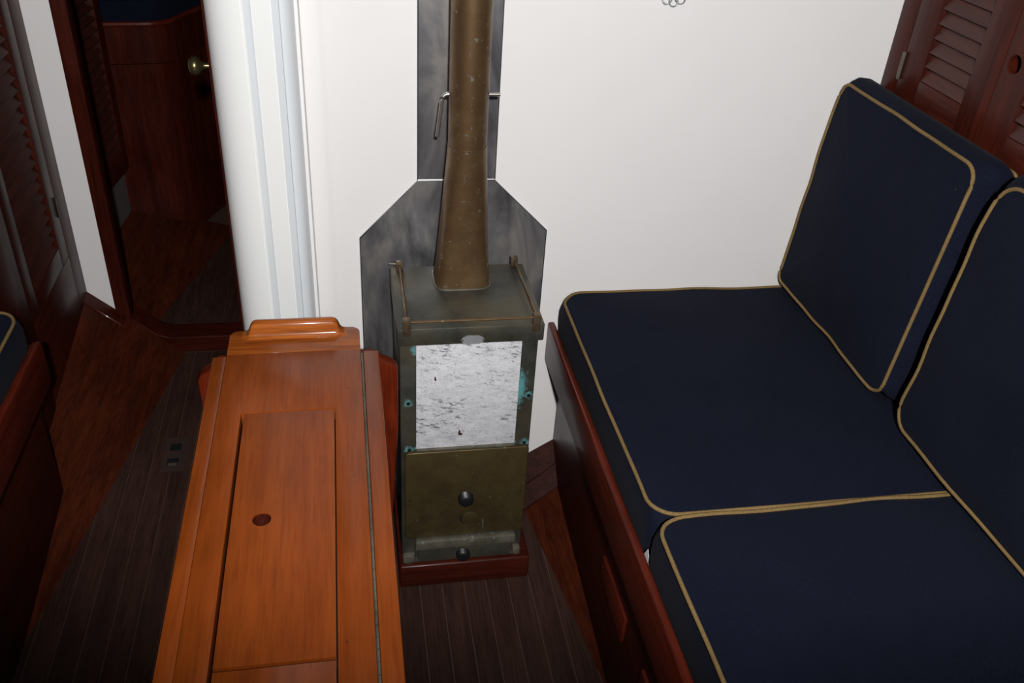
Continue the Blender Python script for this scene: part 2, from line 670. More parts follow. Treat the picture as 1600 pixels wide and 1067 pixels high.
# two bearers stepping up to the white wall beside the stove
lo0, lo1 = V(0.392, 1.604, 0.004), V(0.50, 1.607, 0.094)
mi0, mi1 = V(0.392, 1.640, 0.046), V(0.50, 1.652, 0.130)
hi0, hi1 = V(0.392, 1.699, 0.096), V(0.50, 1.699, 0.166)
t4 = struct('trim_4', slab([lo0, lo1, mi1, mi0], 0.05, 0.001), DULLM, 'mahogany corner step between stove plinth and settee, lower board', 'trim')
obj('board', slab([mi0 + V(0, 0.0015, 0.001), mi1 + V(0, 0.0015, 0.001), hi1, hi0], 0.04, 0.001), DULLM, t4)

# white bulkhead behind the stove: profile with a soft vertical fold near the mast
prof = [(-0.074, WY + 0.03), (-0.074, WY)]
for i in range(11):
    t = i / 10
    prof.append((-0.062 + 0.034 * t, WY - 0.0022 * math.sin(PI * t) ** 2))
prof += [(1.30, WY), (1.30, WY + 0.03)]
struct('wall_forward', prism(prof, 'xy', 0.0, 1.95), WALLM, 'smooth white bulkhead behind stove and starboard settee', 'wall', angle=60)

# white panelled mast casing
cs = []
cx, cy, rr = -0.170, 1.672, 0.062
for i in range(15):
    a = PI + (PI / 2) * i / 14
    cs.append((cx + rr * math.cos(a), cy + rr * 0.92 * math.sin(a)))
fy = cs[-1][1]
front = [(-0.1665, fy), (-0.1665, fy + 0.0022), (-0.1654, fy + 0.0022), (-0.1654, fy), (-0.158, fy + 0.0012), (-0.153, fy + 0.0032),
         (-0.1495, fy + 0.0012), (-0.1487, fy + 0.0022), (-0.1477, fy + 0.0022), (-0.1477, fy), (-0.1165, fy), (-0.1165, fy + 0.002), (-0.1154, fy + 0.002), (-0.1154, fy + 0.0005),
         (-0.1035, fy + 0.004), (-0.1035, fy + 0.020)]
cas = cs + front + [(-0.1035, 1.745), (cx - rr, 1.745)]
mast = thing('mast_casing', 'white rounded mast casing with grooved bands left of the wall', 'column', (-0.16, 1.69, 0.0))
obj('casing', prism(cas, 'xy', 0.0, 1.95), MASTM, mast, angle=50)
side = [(-0.1035, fy + 0.016), (-0.1025, fy + 0.0135), (-0.100, fy + 0.013), (-0.090, fy + 0.016), (-0.0835, fy + 0.024), (-0.0805, fy + 0.040), (-0.0805, 1.745), (-0.1035, 1.745)]
obj('side_moulding', prism(side, 'xy', 0.0, 1.95), MASTB, mast, angle=60)
for pts in ([(-0.1653, fy + 0.0005), (-0.158, fy + 0.0007), (-0.153, fy + 0.0022), (-0.1500, fy + 0.0009), (-0.1488, fy + 0.0005), (-0.1488, fy + 0.006), (-0.1653, fy + 0.006)],
            [(-0.1153, fy + 0.0002), (-0.1037, fy + 0.0034), (-0.1037, fy + 0.008), (-0.1153, fy + 0.008)]):
    obj('inlay_band', prism(pts, 'xy', 0.0, 1.9495), MASTB, mast, angle=60)
obj('batten', prism([(-0.0805, 1.678), (-0.0745, 1.678), (-0.0738, 1.680), (-0.0738, 1.745), (-0.0805, 1.745)], 'xy', 0.0, 1.95), WALLM, mast)
obj('caulk_seam', prism([(-0.0738, 1.6965), (-0.0725, 1.6965), (-0.0725, 1.712), (-0.0738, 1.712)], 'xy', 0.0, 1.95), GROOVE, mast)

# passage side wall with a mahogany door (knob shows past the casing)
struct('wall_passage', box(-0.226, -0.19, 1.745, 2.40, 0.0, 1.95), WALLM, 'white passage side wall behind the mast', 'wall')
d1 = struct('door_1', box(-0.236, -0.2265, 1.80, 2.34, 0.05, 1.85, 0.002), MAHZ, 'mahogany door in the passage behind the mast', 'door')
struct('trim_5', box(-0.2475, -0.2265, 1.746, 1.797, 0.0, 1.94, 0.002), MAHZ, 'narrow mahogany door casing along the mast', 'trim')
kb = obj('door_knob', lathe([(0.016, 0.0), (0.016, 0.004), (0.0065, 0.006), (0.0062, 0.034), (0.009, 0.040), (0.0155, 0.044), (0.019, 0.050), (0.0195, 0.055), (0.017, 0.061), (0.010, 0.065), (0.0, 0.066)],
                           (-0.236, 1.86, 1.044), (-1, 0, 0), 28), BRASS, d1, label='round brass door knob')

# bulkhead with the doorway, port side
struct('wall_port_bulkhead', box(-1.25, -0.686, BY, BY + 0.03, 0.0, 1.95), WALLM, 'narrow white bulkhead strip beside the open doorway', 'wall')
struct('door_frame', box(-0.690, -0.652, BY - 0.006, BY + 0.045, 0.06, 1.94, 0.002), MAHZ, 'mahogany door jamb edging the white bulkhead strip', 'trim').name = 'trim_6'
struct('trim_7', prism([(-0.70, 0.004), (-0.70, 0.158), (-0.652, 0.132), (-0.585, 0.070), (-0.55, 0.058), (-0.226, 0.058), (-0.226, 0.004)], 'xz', BY - 0.004, BY + 0.075, 0.002, 1), MAHX,
       'dark mahogany door sill curving up at the jamb', 'trim')

# forward cabin
ff = struct('floor_forward', box(-0.80, -0.10, 2.48, 4.0, -0.03, 0.045), HOLLYM, 'dark planked sole beyond the doorway', 'floor')
for i in range(9):
    x1 = -0.16 - i * 0.0505
    x0 = x1 - 0.0477
    poly = [(x0, 2.48), (x1, 2.48), (x1, 3.9), (x0, 3.9)]
    poly = clip(poly, -1.0, 0.283, 0.607 + 0.283 * 2.497)
    if len(poly) >= 3:
        obj('plank', prism(poly, 'xy', 0.040, 0.0500, 0.0004, 1), PLANKM, ff)
struct('trim_8', slab([V(-0.612, 2.48, 0.0505), V(-0.42, 3.16, 0.0505), V(-0.765, 3.12, 0.163), V(-0.88, 2.48, 0.140)], 0.012), RAMPM,
       'dark mahogany panel sloping up beside the forward sole', 'trim')


def sx(y):
    return -0.762 - 0.14 * (3.1 - y)


def sp(y, z, out=0.0):
    return V(sx(y) + out, y - out * 0.14, z)


struct('wall_forward_port', slab([sp(2.44, 0.06), sp(3.085, 0.06), sp(3.085, 1.9), sp(2.44, 1.9)], 0.02), DIMWHITEM,
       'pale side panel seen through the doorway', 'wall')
fl2 = thing('louvered_locker', 'dark mahogany louvered locker front seen through the doorway', 'locker', (-0.78, 2.95, 0.33))
for (y0, y1, z0, z1) in ((2.52, 2.60, 0.33, 1.8), (3.03, 3.075, 0.33, 1.8), (2.60, 3.03, 0.33, 0.40), (2.60, 3.03, 1.73, 1.80)):
    obj('stile' if y1 - y0 < 0.1 else 'rail', slab([sp(y0, z0, 0.026), sp(y1, z0, 0.026), sp(y1, z1, 0.026), sp(y0, z1, 0.026)], 0.024, 0.0015), MAHZ if y1 - y0 < 0.1 else MAHY, fl2)
obj('back_panel', slab([sp(2.60, 0.40, 0.004), sp(3.03, 0.40, 0.004), sp(3.03, 1.73, 0.004), sp(2.60, 1.73, 0.004)], 0.003), DARKM, fl2)
s0 = None
for i in range(40):
    z = 0.408 + i * 0.033
    if s0 is None:
        s0 = obj('slat', slab([sp(2.60, z, 0.026), sp(3.03, z, 0.026), sp(3.03, z + 0.030, 0.007), sp(2.60, z + 0.030, 0.007)], 0.004), SLATM, fl2)
    else:
        copy_part(s0, V(0, 0, 0.033 * i), fl2)

struct('wall_forward_end', box(-1.25, 0.0, 3.96, 3.99, 0.0, 1.95), MAHX, 'dark mahogany end of the forward cabin', 'wall')
struct('wall_forward_starboard', box(-0.19, -0.15, 2.43, 3.96, 0.05, 1.95), MAHZ, 'dark mahogany side of the forward cabin', 'wall')
struct('wall_port', box(-1.29, -1.26, -0.9, 3.96, 0.0, 1.95), MAHY, 'dark mahogany hull side behind the port settee', 'wall')
struct('wall_starboard', box(1.305, 1.335, -0.9, 1.73, 0.0, 1.95), MAHY, 'dark mahogany hull side behind the starboard lockers', 'wall')
struct('wall_aft', join(box(-1.29, -0.35, -0.93, -0.90, 0.0, 1.95), box(0.45, 1.335, -0.93, -0.90, 0.0, 1.95), box(-0.35, 0.45, -0.93, -0.90, 0.0, 0.9)), WALLM,
       'white aft bulkhead with companionway opening', 'wall')
# berth front with rounded corner, cushion above
pathc = [(-0.80, 3.088)]
pathc += [(-0.745, 3.094), (-0.69, 3.099), (-0.640, 3.104), (-0.605, 3.109), (-0.578, 3.120), (-0.556, 3.142), (-0.538, 3.178), (-0.513, 3.248), (-0.471, 3.345), (-0.40, 3.52)]


def wallpath(path, z0, z1, off, thick):
    P = []
    for i, p in enumerate(path):
        a = path[max(i - 1, 0)]
        b = path[min(i + 1, len(path) - 1)]
        t = Vector((b[0] - a[0], b[1] - a[1])).normalized()
        nrm = Vector((t.y, -t.x))
        P.append((Vector(p) + nrm * off, Vector(p) + nrm * (off - thick)))
    rings = [[V(o.x, o.y, z0), V(o.x, o.y, z1), V(q.x, q.y, z1), V(q.x, q.y, z0)] for o, q in P]
    return loft(rings)


bt = thing('berth_cabinet', 'dark mahogany curved berth front seen through the doorway', 'cabinet', (-0.65, 3.2, 0.05))
obj('panel', wallpath(pathc, 0.06, 0.675, 0.0, 0.02), MAHZ, bt, angle=60)
obj('upper_band', wallpath(pathc, 0.678, 0.800, 0.002, 0.024), MAHZ, bt, angle=60)
obj('top_rail', tube([V(p[0], p[1], 0.803) for p in pathc], 0.009, n=10), RAILY, bt)
obj('berth_board', prism(pathc[1:] + [(-0.40, 3.9), (-0.9, 3.9), (-0.9, 3.11)], 'xy', 0.70, 0.715), MAHY, bt)
bc = [(p[0] - 0.02, p[1] + 0.03) for p in pathc[1:]]
tag(obj('berth_cushion', prism(bc + [(-0.42, 3.9), (-0.88, 3.9), (-0.88, 3.13)], 'xy', 0.716, 0.87, 0.012, 3), NAVY, angle=60), 'dark navy berth cushion above the curved front beyond the doorway', 'cushion')
dr = obj('drawer', box(-0.487, -0.474, 3.36, 3.46, 0.54, 0.66, 0.002), MAHZ, bt)
obj('handle', tube([V(-0.470, 3.37, 0.64), V(-0.455, 3.37, 0.645), V(-0.44, 3.44, 0.65), V(-0.452, 3.45, 0.648)], 0.004), BRASS, dr)


# ------------------------------------------------------------------ cushions
def cushion(name, label, w, d, h, mtx, crown=0.012, rc=0.035, bulge=0.007, group=None, wob=0.0, seed=0, rear_drop=0.0, flat_bottom=False):
    """w along local x, d along local y, thickness h along local z; face with crown at z=h"""
    rnd = random.Random(seed)
    org = mtx @ V(w / 2, d / 2, 0)
    t = thing(name, label, 'cushion', org, group)
    # outlines with matching point counts: rounded piping line, squarer boxing below it
    def outline(r):
        raw = rrect(0, w, 0, d, r, 7)
        res = []
        for q in range(4):
            arc = raw[q * 8:q * 8 + 8]
            nxt = raw[(q * 8 + 8) % 32]
            res += [Vector(p) for p in arc]
            e0, e1 = Vector(arc[-1]), Vector(nxt)
            res += [e0.lerp(e1, j / 22) for j in range(1, 22)]
        return res
    out = outline(rc)
    sq = outline(min(rc, 0.014))
    c = Vector((w / 2, d / 2))
    ph = [rnd.uniform(0, 6.28) for _ in range(3)]

    def wb(i):
        u = i / len(out) * 2 * PI
        return wob * (math.sin(5 * u + ph[0]) + 0.7 * math.sin(11 * u + ph[1]) + 0.4 * math.sin(19 * u + ph[2]))

    def nrm(i):
        tt = (out[(i + 1) % len(out)] - out[i - 1]).normalized()
        return Vector((tt.y, -tt.x))
    edge_t = [V(out[i].x, out[i].y, h) + V(nrm(i).x, nrm(i).y, 0) * wb(i) + V(0, 0, wb(i) * 0.8) for i in range(len(out))]
    edge_b = [V(p.x, p.y - (rear_drop if p.y > d / 2 else 0.0) * min(1.0, max(0.0, (p.y - d / 2) / (d / 2 - rc))), 0) for p in sq]
    rings = []
    for s in (0.0, 0.35, 0.7, 0.9):
        rings.append([V(c.x + (p.x - c.x) * s if s else c.x + (p.x - c.x) * 0.002, c.y + (p.y - c.y) * s if s else c.y + (p.y - c.y) * 0.002, 0.0) for p in out])
    rings.append(edge_b)
    for f in (0.15, 0.4, 0.65, 0.82, 0.93):
        rings.append([edge_b[i].lerp(V(sq[i].x, sq[i].y, edge_t[i].z).lerp(edge_t[i], max(0.0, (f - 0.6) / 0.4) ** 2), f) + V(nrm(i).x, nrm(i).y, 0) * bulge * (0.1 if flat_bottom and nrm(i).y < -0.5 else 1.0) * math.sin(PI * f) for i in range(len(out))])
    rings.append(edge_t)
    for s in (0.975, 0.94, 0.88, 0.80, 0.70, 0.60, 0.50, 0.40, 0.30, 0.20, 0.1, 0.002):
        rg = []
        for i, p in enumerate(edge_t):
            ux, uy = abs(2 * (p.x - c.x) / w) * s, abs(2 * (p.y - c.y) / d) * s
            z = h + (p.z - h) * s * s + crown * (1 - min(1, ux) ** 3.5) * (1 - min(1, uy) ** 3.5) 
            qx, qy = c.x + (p.x - c.x) * s, c.y + (p.y - c.y) * s
            z += (1 - s ** 6) * (0.0022 * math.sin(9 * qx / w + 4 * qy / d + ph[0]) + 0.0016 * math.sin(13 * qy / d - 7 * qx / w + ph[1]))
            rg.append(V(qx, qy, z))
        rings.append(rg)
    bm = loft(rings)
    bmesh.ops.transform(bm, matrix=mtx, verts=bm.verts)
    obj('cover', bm, NAVY, t, angle=80)
    obj('piping', tube([mtx @ (p + V(nrm(i).x, nrm(i).y, 0) * 0.002) for i, p in enumerate(edge_t)], 0.0035, True, 8), TAN, t, angle=80, label='tan piped edge')
    obj('piping', tube([mtx @ (p + V(nrm(i).x, nrm(i).y, 0.5) * 0.003) for i, p in enumerate(edge_b)], 0.0034, True, 8), TAN, t, angle=80, label='tan piped edge')
    return t


def frame(o, ex, ey, ez):
    return Matrix(((ex[0], ey[0], ez[0], o[0]), (ex[1], ey[1], ez[1], o[1]), (ex[2], ey[2], ez[2], o[2]), (0, 0, 0, 1)))


# ------------------------------------------------------------------ starboard settee
st = thing('settee', 'mahogany settee base with raised rail under the large navy cushions', 'settee', (0.78, 0.8, 0.0))
obj('front_panel', box(0.482, 0.502, -0.3, 1.698, 0.0, 0.47, 0.001), MAHY, st)
obj('seat_board', box(0.455, 1.107, -0.3, 1.698, 0.468, 0.486), MAHY, st)
obj('fiddle_rail', box(0.4395, 0.4555, -0.3, 1.697, 0.405, 0.511, 0.005, 3), RAILY, st)
obj('end_panel', box(0.50, 1.10, -0.3, -0.28, 0.0, 0.468), MAHZ, st)
hd = obj('locker_door', box(0.4755, 0.4825, 1.05, 1.212, 0.186, 0.252, 0.0015), RAILY, st)
obj('locker_door', box(0.4755, 0.4825, 0.55, 0.94, 0.186, 0.252, 0.0015), RAILY, st)
obj('lower_rail', box(0.474, 0.4825, -0.3, 1.60, 0.355, 0.405, 0.002), MAHY, st)

cushion('seat_cushion', 'navy seat cushion with tan piping against the white wall, starboard settee', 0.636, 0.703, 0.100,
        frame((0.4625, 0.986, 0.4865), (1, 0, 0), (0, 1, 0), (0, 0, 1)), 0.014, 0.045, 0.004, 'starboard settee cushions', 0.0012, 3)
nearc = cushion('seat_cushion', 'navy seat cushion with tan piping in the foreground, nearest the camera', 0.636, 0.80, 0.105,
                frame((0.4615, 0.172, 0.4865), (1, 0, 0), (0, 1, 0), (0, 0, 1)), 0.014, 0.045, 0.004, 'starboard settee cushions', 0.0012, 5)
obj('care_tag', slab([V(0.4562, 0.985, 0.497), V(0.4562, 0.960, 0.497), V(0.4562, 0.962, 0.518), V(0.4562, 0.970, 0.527)], 0.0006), TAGM, nearc, label='small white care tag')

# back cushions lean on the lockers
ez = Vector((-0.455, 0, 0.036)).normalized()
eyv = Vector((0.036, 0, 0.455)).normalized()
cushion('back_cushion', 'navy back cushion with tan piping leaning in the corner by the white wall', 0.462, 0.462, 0.082,
        frame(Vector((0.982, 1.688, 0.613)) - ez * 0.082, (0, -1, 0), eyv, ez), 0.014, 0.030, 0.020, 'starboard settee cushions', 0.0012, 9, 0.008, True)
cushion('back_cushion', 'navy back cushion with tan piping at the right edge, nearer the camera', 0.70, 0.474, 0.082,
        frame(Vector((0.973, 1.150, 0.616)) - ez * 0.082, (0, -1, 0), eyv, ez), 0.014, 0.045, 0.020, 'starboard settee cushions', 0.0012, 11, 0.008, True)

# ------------------------------------------------------------------ starboard lockers with louvered doors
LX = 1.107
lk = thing('locker', 'mahogany locker carcass with face frame behind the back cushions', 'locker', (1.22, 0.9, 0.49))
obj('carcass', box(LX + 0.022, 1.30, -0.3, 1.698, 0.488, 1.80), DARKM, lk)
obj('stile', box(LX, LX + 0.02, 1.6425, 1.698, 0.488, 1.80, 0.0012), MAHZ, lk)
obj('rail', box(LX, LX + 0.02, -0.3, 1.6415, 0.488, 0.78, 0.0012), MAHY, lk)
obj('rail', box(LX, LX + 0.02, -0.3, 1.6415, 1.72, 1.80, 0.0012), MAHY, lk)
obj('face_panel', box(LX, LX + 0.02, -0.3, 1.078, 0.782, 1.718, 0.0012), MAHY, lk)


def louver_door(label, y0, y1, z0, z1, side_w, bot_w, x, face, pitch, hole=None, hinge=None, sink=0.0, group=None, open_z0=None):
    """door lying in plane x, face -1 looks to -x, +1 looks to +x; y0<y1"""
    t = thing('louvered_door', label, 'door', (x, (y0 + y1) / 2, z0), group)
    th = 0.020
    xa, xb = (x, x + th) if face < 0 else (x - th, x)
    zb = z0 + bot_w
    zt = z1 - 0.06
    obj('stile', box(xa, xb, y1 - side_w, y1, z0, z1, 0.0012), MAHZ, t)
    if hole:
        hz, hr = hole
        ya, yb = y0, y0 + side_w
        hc = (ya + yb) / 2
        bm = plate_with_hole(hz - 0.06, hz + 0.06, ya, yb, 0, th, hz, hc, hr, 32)
        rot = Matrix(((0, 0, 1, xa), (0, 1, 0, 0), (1, 0, 0, 0), (0, 0, 0, 1)))
        bmesh.ops.transform(bm, matrix=rot, verts=bm.verts)
        bmesh.ops.recalc_face_normals(bm, faces=bm.faces)
        bm = join(bm, box(xa, xb, ya, yb, z0, hz - 0.06), box(xa, xb, ya, yb, hz + 0.06, z1))
        obj('stile', bm, MAHZ, t)
    else:
        obj('stile', box(xa, xb, y0, y0 + side_w, z0, z1, 0.0012), MAHZ, t)
    obj('rail', box(xa, xb, y0 + side_w, y1 - side_w, z0, zb, 0.0012), MAHY, t)
    obj('rail', box(xa, xb, y0 + side_w, y1 - side_w, zt, z1, 0.0012), MAHY, t)
    sl = None
    n = int((zt - zb) / pitch)
    for i in range(n):
        z = zb + i * pitch
        if sl is None:
            xo = x - face * 0.001
            xi = x - face * 0.0165
            a, b = V(xo, y0 + side_w, z + 0.001), V(xo, y1 - side_w, z + 0.001)
            c, d = V(xi, y1 - side_w, z + pitch + 0.006), V(xi, y0 + side_w, z + pitch + 0.006)
            pts = [a, b, c, d] if face > 0 else [b, a, d, c]
            sl = obj('slat', slab(pts, 0.005, 0.0008), SLATM, t)
        else:
            copy_part(sl, V(0, 0, i * pitch), t)
    for (hy, hz) in (hinge or []):
        h = obj('hinge', join(tube([V(x + face * 0.002, hy, hz - 0.027), V(x + face * 0.002, hy, hz + 0.027)], 0.0035, n=10),
                              box(min(x, x + face * 0.0012), max(x, x + face * 0.0012), hy - 0.001, hy + 0.009, hz - 0.025, hz + 0.025)), HINGE, t)
    return t


louver_door('louvered mahogany locker door with hinge beside the white wall', 1.3645, 1.6415, 0.782, 1.718, 0.069, 0.330, LX, -1, 0.0272, hinge=[(1.642, 1.122), (1.642, 1.60)], group='starboard louvered doors')
# second door: pull hole on the stile next to the first door
t2 = thing('louvered_door', 'louvered mahogany locker door with round finger hole at the right edge', 'door', (LX, 1.22, 0.782), 'starboard louvered doors')
hz, hc, hr = 1.214, 1.337, 0.0165
bm = plate_with_hole(hz - 0.06, hz + 0.06, 1.293, 1.3625, 0, 0.02, hz, hc, hr, 32)
bmesh.ops.transform(bm, matrix=Matrix(((0, 0, 1, LX), (0, 1, 0, 0), (1, 0, 0, 0), (0, 0, 0, 1))), verts=bm.verts)
bmesh.ops.recalc_face_normals(bm, faces=bm.faces)
obj('stile', join(bm, box(LX, LX + 0.02, 1.293, 1.3625, 0.782, hz - 0.06), box(LX, LX + 0.02, 1.293, 1.3625, hz + 0.06, 1.718)), MAHZ, t2)
obj('finger_hole', tube([V(LX + 0.0035, hc + (hr + 0.0005) * math.cos(2 * PI * j / 32), hz + (hr + 0.0005) * math.sin(2 * PI * j / 32)) for j in range(32)], 0.0025, True, 8), MAHZ, t2, label='round finger hole with a dark interior')
obj('stile', box(LX, LX + 0.02, 1.08, 1.149, 0.782, 1.718, 0.0012), MAHZ, t2)
obj('rail', box(LX, LX + 0.02, 1.149, 1.293, 0.782, 1.105, 0.0012), MAHY, t2)
obj('rail', box(LX, LX + 0.02, 1.149, 1.293, 1.66, 1.718, 0.0012), MAHY, t2)
sl = None
for i in range(20):
    z = 1.105 + i * 0.0272
    if sl is None:
        sl = obj('slat', slab([V(LX + .001, 1.293, z + .001), V(LX + .001, 1.149, z + .001), V(LX + .0165, 1.149, z + .0332), V(LX + .0165, 1.293, z + .0332)], 0.005, 0.0008), SLATM, t2)
    else:
        copy_part(sl, V(0, 0, i * 0.0272), t2)

# ------------------------------------------------------------------ port side
PX = -0.757
pl = thing('locker', 'dark mahogany hanging locker carcass left of the doorway', 'locker', (-1.0, 2.07, 0.0))
obj('carcass', box(-1.25, PX - 0.022, 1.735, 2.398, 0.0, 1.80), DARKM, pl)
obj('stile', box(PX - 0.02, PX, 2.3195, 2.398, 0.0, 1.80, 0.0012), MAHZ, pl)
obj('rail', box(PX - 0.02, PX, 1.958, 2.3185, 0.0, 0.386, 0.0012), MAHY, pl)
obj('rail', box(PX - 0.02, PX, 1.958, 2.3185, 1.72, 1.80, 0.0012), MAHY, pl)
obj('stile', box(PX - 0.02, PX + 0.004, 1.735, 1.955, 0.0, 1.80, 0.002), MAHZ, pl)
louver_door('louvered mahogany locker door at far left beside the white strip', 1.960, 2.3175, 0.3875, 1.718, 0.062, 0.055, PX, 1, 0.0300, hinge=[(2.3187, 0.53), (2.3187, 1.45)])

ps = thing('settee', 'dark mahogany settee base with raised rail at far left', 'settee', (-0.95, 1.2, 0.0))
obj('front_panel', box(-0.722, -0.702, -0.3, 1.73, 0.0, 0.47, 0.001), MAHY, ps)
obj('seat_board', box(-1.25, -0.674, -0.3, 1.73, 0.466, 0.484), MAHY, ps)
obj('fiddle_rail', prism(rrect(0.2, 1.722, 0.395, 0.506, 0.02, 5), 'yz', -0.672, -0.656, 0.004, 2), RAILY, ps, angle=50)
obj('end_panel', box(-1.25, -0.722, 1.70, 1.73, 0.0, 0.466), MAHZ, ps)
cushion('seat_cushion', 'navy seat cushion corner with tan piping at the far left edge', 0.55, 0.90, 0.098,
        frame((-1.2265, 0.800, 0.4845), (1, 0, 0), (0, 1, 0), (0, 0, 1)), 0.012, 0.05, 0.004, None, 0.001, 21)

# ------------------------------------------------------------------ folding table
TZ = 0.70
tb = thing('drop_leaf_table', 'varnished orange teak drop-leaf table with lidded centre and folded leaves', 'table', (-0.10, 0.85, 0.0))
obj('top_frame', prism([(-0.2205, 0.30), (-0.1835, 0.30), (-0.1835, 1.1705), (-0.0363, 1.1705), (-0.0363, 0.30), (0.0085, 0.30), (0.0085, 1.3375), (-0.2205, 1.3375)], 'xy', TZ - 0.026, TZ, 0.001, 2), TEAKY, tb)
obj('tray', box(-0.1834, -0.0363, 0.30, 1.170, TZ - 0.14, TZ - 0.0265), DARKM, tb)
hl = (-0.1375, 0.929)
lid = obj('lid', plate_with_hole(-0.1785, -0.0382, 0.6912, 1.1672, TZ - 0.020, TZ - 0.0005, hl[0], hl[1], 0.0128, 48), TEAKY, tb, angle=30, label='flush lid with round finger hole')
obj('finger_hole', lathe([(0.0132, 0.0), (0.0132, 0.016), (0.0120, 0.016), (0.0115, 0.004), (0.0, 0.003)], (hl[0], hl[1], TZ - 0.0185), (0, 0, 1), 28), MAHY, lid, label='dark finger hole')
obj('lid', box(-0.1785, -0.0382, 0.31, 0.6865, TZ - 0.020, TZ - 0.0005, 0.0008), TEAKY, tb, label='flush lid in the foreground')
obj('leaf', box(-0.2435, -0.2210, 0.30, 1.333, 0.32, TZ - 0.001, 0.0015), TEAKY, tb, label='folded leaf hanging on the left')
obj('leaf', box(0.0128, 0.0402, 0.30, 1.333, 0.32, TZ - 0.001, 0.0025), TEAKY, tb, label='folded leaf hanging on the right')
hb = []
y = 0.30
while y < 1.325:
    hb.append(tube([V(0.0107, y, TZ - 0.0015), V(0.0107, y + 0.0165, TZ - 0.0015)], 0.0021, n=8))
    y += 0.018
obj('piano_hinge', join(*hb), HINGE, tb, label='dull brass piano hinge along the right leaf')
# end board with raised fiddle
eb = [(-0.2205, 1.3376), (0.0085, 1.3376)] + [(0.0085 - 0.016 + 0.016 * math.cos(a), 1.396 + 0.016 * math.sin(a)) for a in [math.radians(15 * i) for i in range(7)]] + \
     [(-0.2205 + 0.016 + 0.016 * math.cos(a), 1.396 + 0.016 * math.sin(a)) for a in [math.radians(90 + 15 * i) for i in range(7)]]
obj('end_board', prism(eb, 'xy', TZ - 0.026, TZ, 0.001, 2), TEAKX, tb, angle=50)


def fid(yc, inset, ztop, zb=TZ - 0.0002):
    xa, xb = -0.2045 + inset, -0.0085 - inset
    pts = []
    og = [(0.0, 0.0), (0.005, 0.04), (0.010, 0.14), (0.0135, 0.32), (0.0155, 0.55), (0.0175, 0.76), (0.0205, 0.92), (0.026, 1.0)]
    for dx, f in og:
        pts.append(V(xa + dx, yc, zb + (ztop - zb) * f))
    for dx, f in reversed(og):
        pts.append(V(xb - dx, yc, zb + (ztop - zb) * f))
    return pts


rings = [fid(1.3800, 0.0, TZ + 0.0006), fid(1.3845, 0.001, TZ + 0.003), fid(1.3875, 0.002, TZ + 0.008), fid(1.3895, 0.003, TZ + 0.0165), fid(1.3915, 0.004, TZ + 0.0230),
         fid(1.3945, 0.005, TZ + 0.0270), fid(1.399, 0.005, TZ + 0.0288), fid(1.404, 0.005, TZ + 0.0280), fid(1.4085, 0.004, TZ + 0.0240), fid(1.4105, 0.003, TZ + 0.013), fid(1.411, 0.002, TZ + 0.001)]
obj('fiddle_moulding', loft(rings), TEAKX, tb, angle=50, label='raised moulded rail across the table end')


def end_panel(y0, y1):
    p = [(-0.270, 0.02), (-0.276, 0.50), (-0.279, 0.636), (-0.272, 0.648), (-0.252, 0.660), (-0.24, 0.6725), (0.03, 0.6725), (0.048, 0.659), (0.066, 0.650), (0.0755, 0.640), (0.0745, 0.50), (0.062, 0.29), (0.055, 0.02)]
    return prism(p, 'xz', y0, y1, 0.004, 2)


obj('end_panel', end_panel(1.352, 1.380), TEAKZ, tb)
obj('end_panel', end_panel(0.25, 0.278), TEAKZ, tb)
obj('foot', box(-0.20, 0.0, 0.25, 1.38, 0.0, 0.04, 0.004), TEAKZ, tb)

# ------------------------------------------------------------------ stove
obj_base = tag(obj('stove_plinth', prism(rrect(0.075, 0.372, 1.394, 1.69, 0.006, 4), 'xy', 0.0, 0.068, 0.007, 3), MAHX),
               'mahogany plinth block under the bronze stove', 'plinth')
sv = thing('cabin_stove', 'tarnished bronze cabin stove with mottled white front panel and black knobs', 'stove', (0.2165, 1.53, 0.068))
FY = 1.413
BC = (0.2165, 1.527, 0.365)


def rel(x, z, r, s):
    return (x - BC[0], FY - BC[1], z - BC[2], r, s)


BODYM = verdigris_bronze('stove_bronze_body', (0.040, 0.042, 0.036), (0.085, 0.085, 0.072), [
    rel(0.098, 0.513, 0.016, 0.62), rel(0.341, 0.517, 0.018, 0.62), rel(0.100, 0.393, 0.018, 0.62), rel(0.340, 0.394, 0.018, 0.62),
    rel(0.110, 0.64, (0.014, 0.6), 0.5), rel(0.322, 0.535, (0.017, 0.24), 0.72), rel(0.330, 0.545, (0.022, 0.3), 0.34), rel(0.113, 0.397, 0.012, 0.5), rel(0.318, 0.397, 0.010, 0.5)],
    (0.085, 0.30, 0.31), 0.80)
body = obj('body', box(0.082, 0.351, FY, 1.641, 0.075, 0.655, 0.003), BODYM, sv)
tp = obj('top_plate', box(0.0775, 0.3595, 1.405, 1.648, 0.654, 0.693, 0.0035), BRONZE, sv)
obj('front_panel', box(0.1135, 0.3185, FY - 0.0025, FY + 0.002, 0.397, 0.6535, 0.0006), STONE, sv, label='mottled white stone panel with dark flecks')
obj('panel_ledge', box(0.1135, 0.3185, FY - 0.008, FY, 0.3915, 0.3970, 0.0012), LIPM, sv)
for (x, z) in ((0.098, 0.513), (0.341, 0.517), (0.100, 0.393), (0.340, 0.394)):
    obj('screw', lathe([(0.0042, 0), (0.0042, 0.0008), (0.003, 0.0012), (0, 0.0012)], (x, FY, z), (0, -1, 0), 12), BLACK, sv)
for pts in ([(0.199, 0.427), (0.206, 0.426), (0.209, 0.430), (0.204, 0.433), (0.203, 0.440), (0.200, 0.439)], [(0.149, 0.569), (0.152, 0.566), (0.153, 0.569), (0.151, 0.578), (0.149, 0.577)]):
    obj('chip', prism(pts, 'xz', FY - 0.0029, FY - 0.0024), CHIPM, sv)
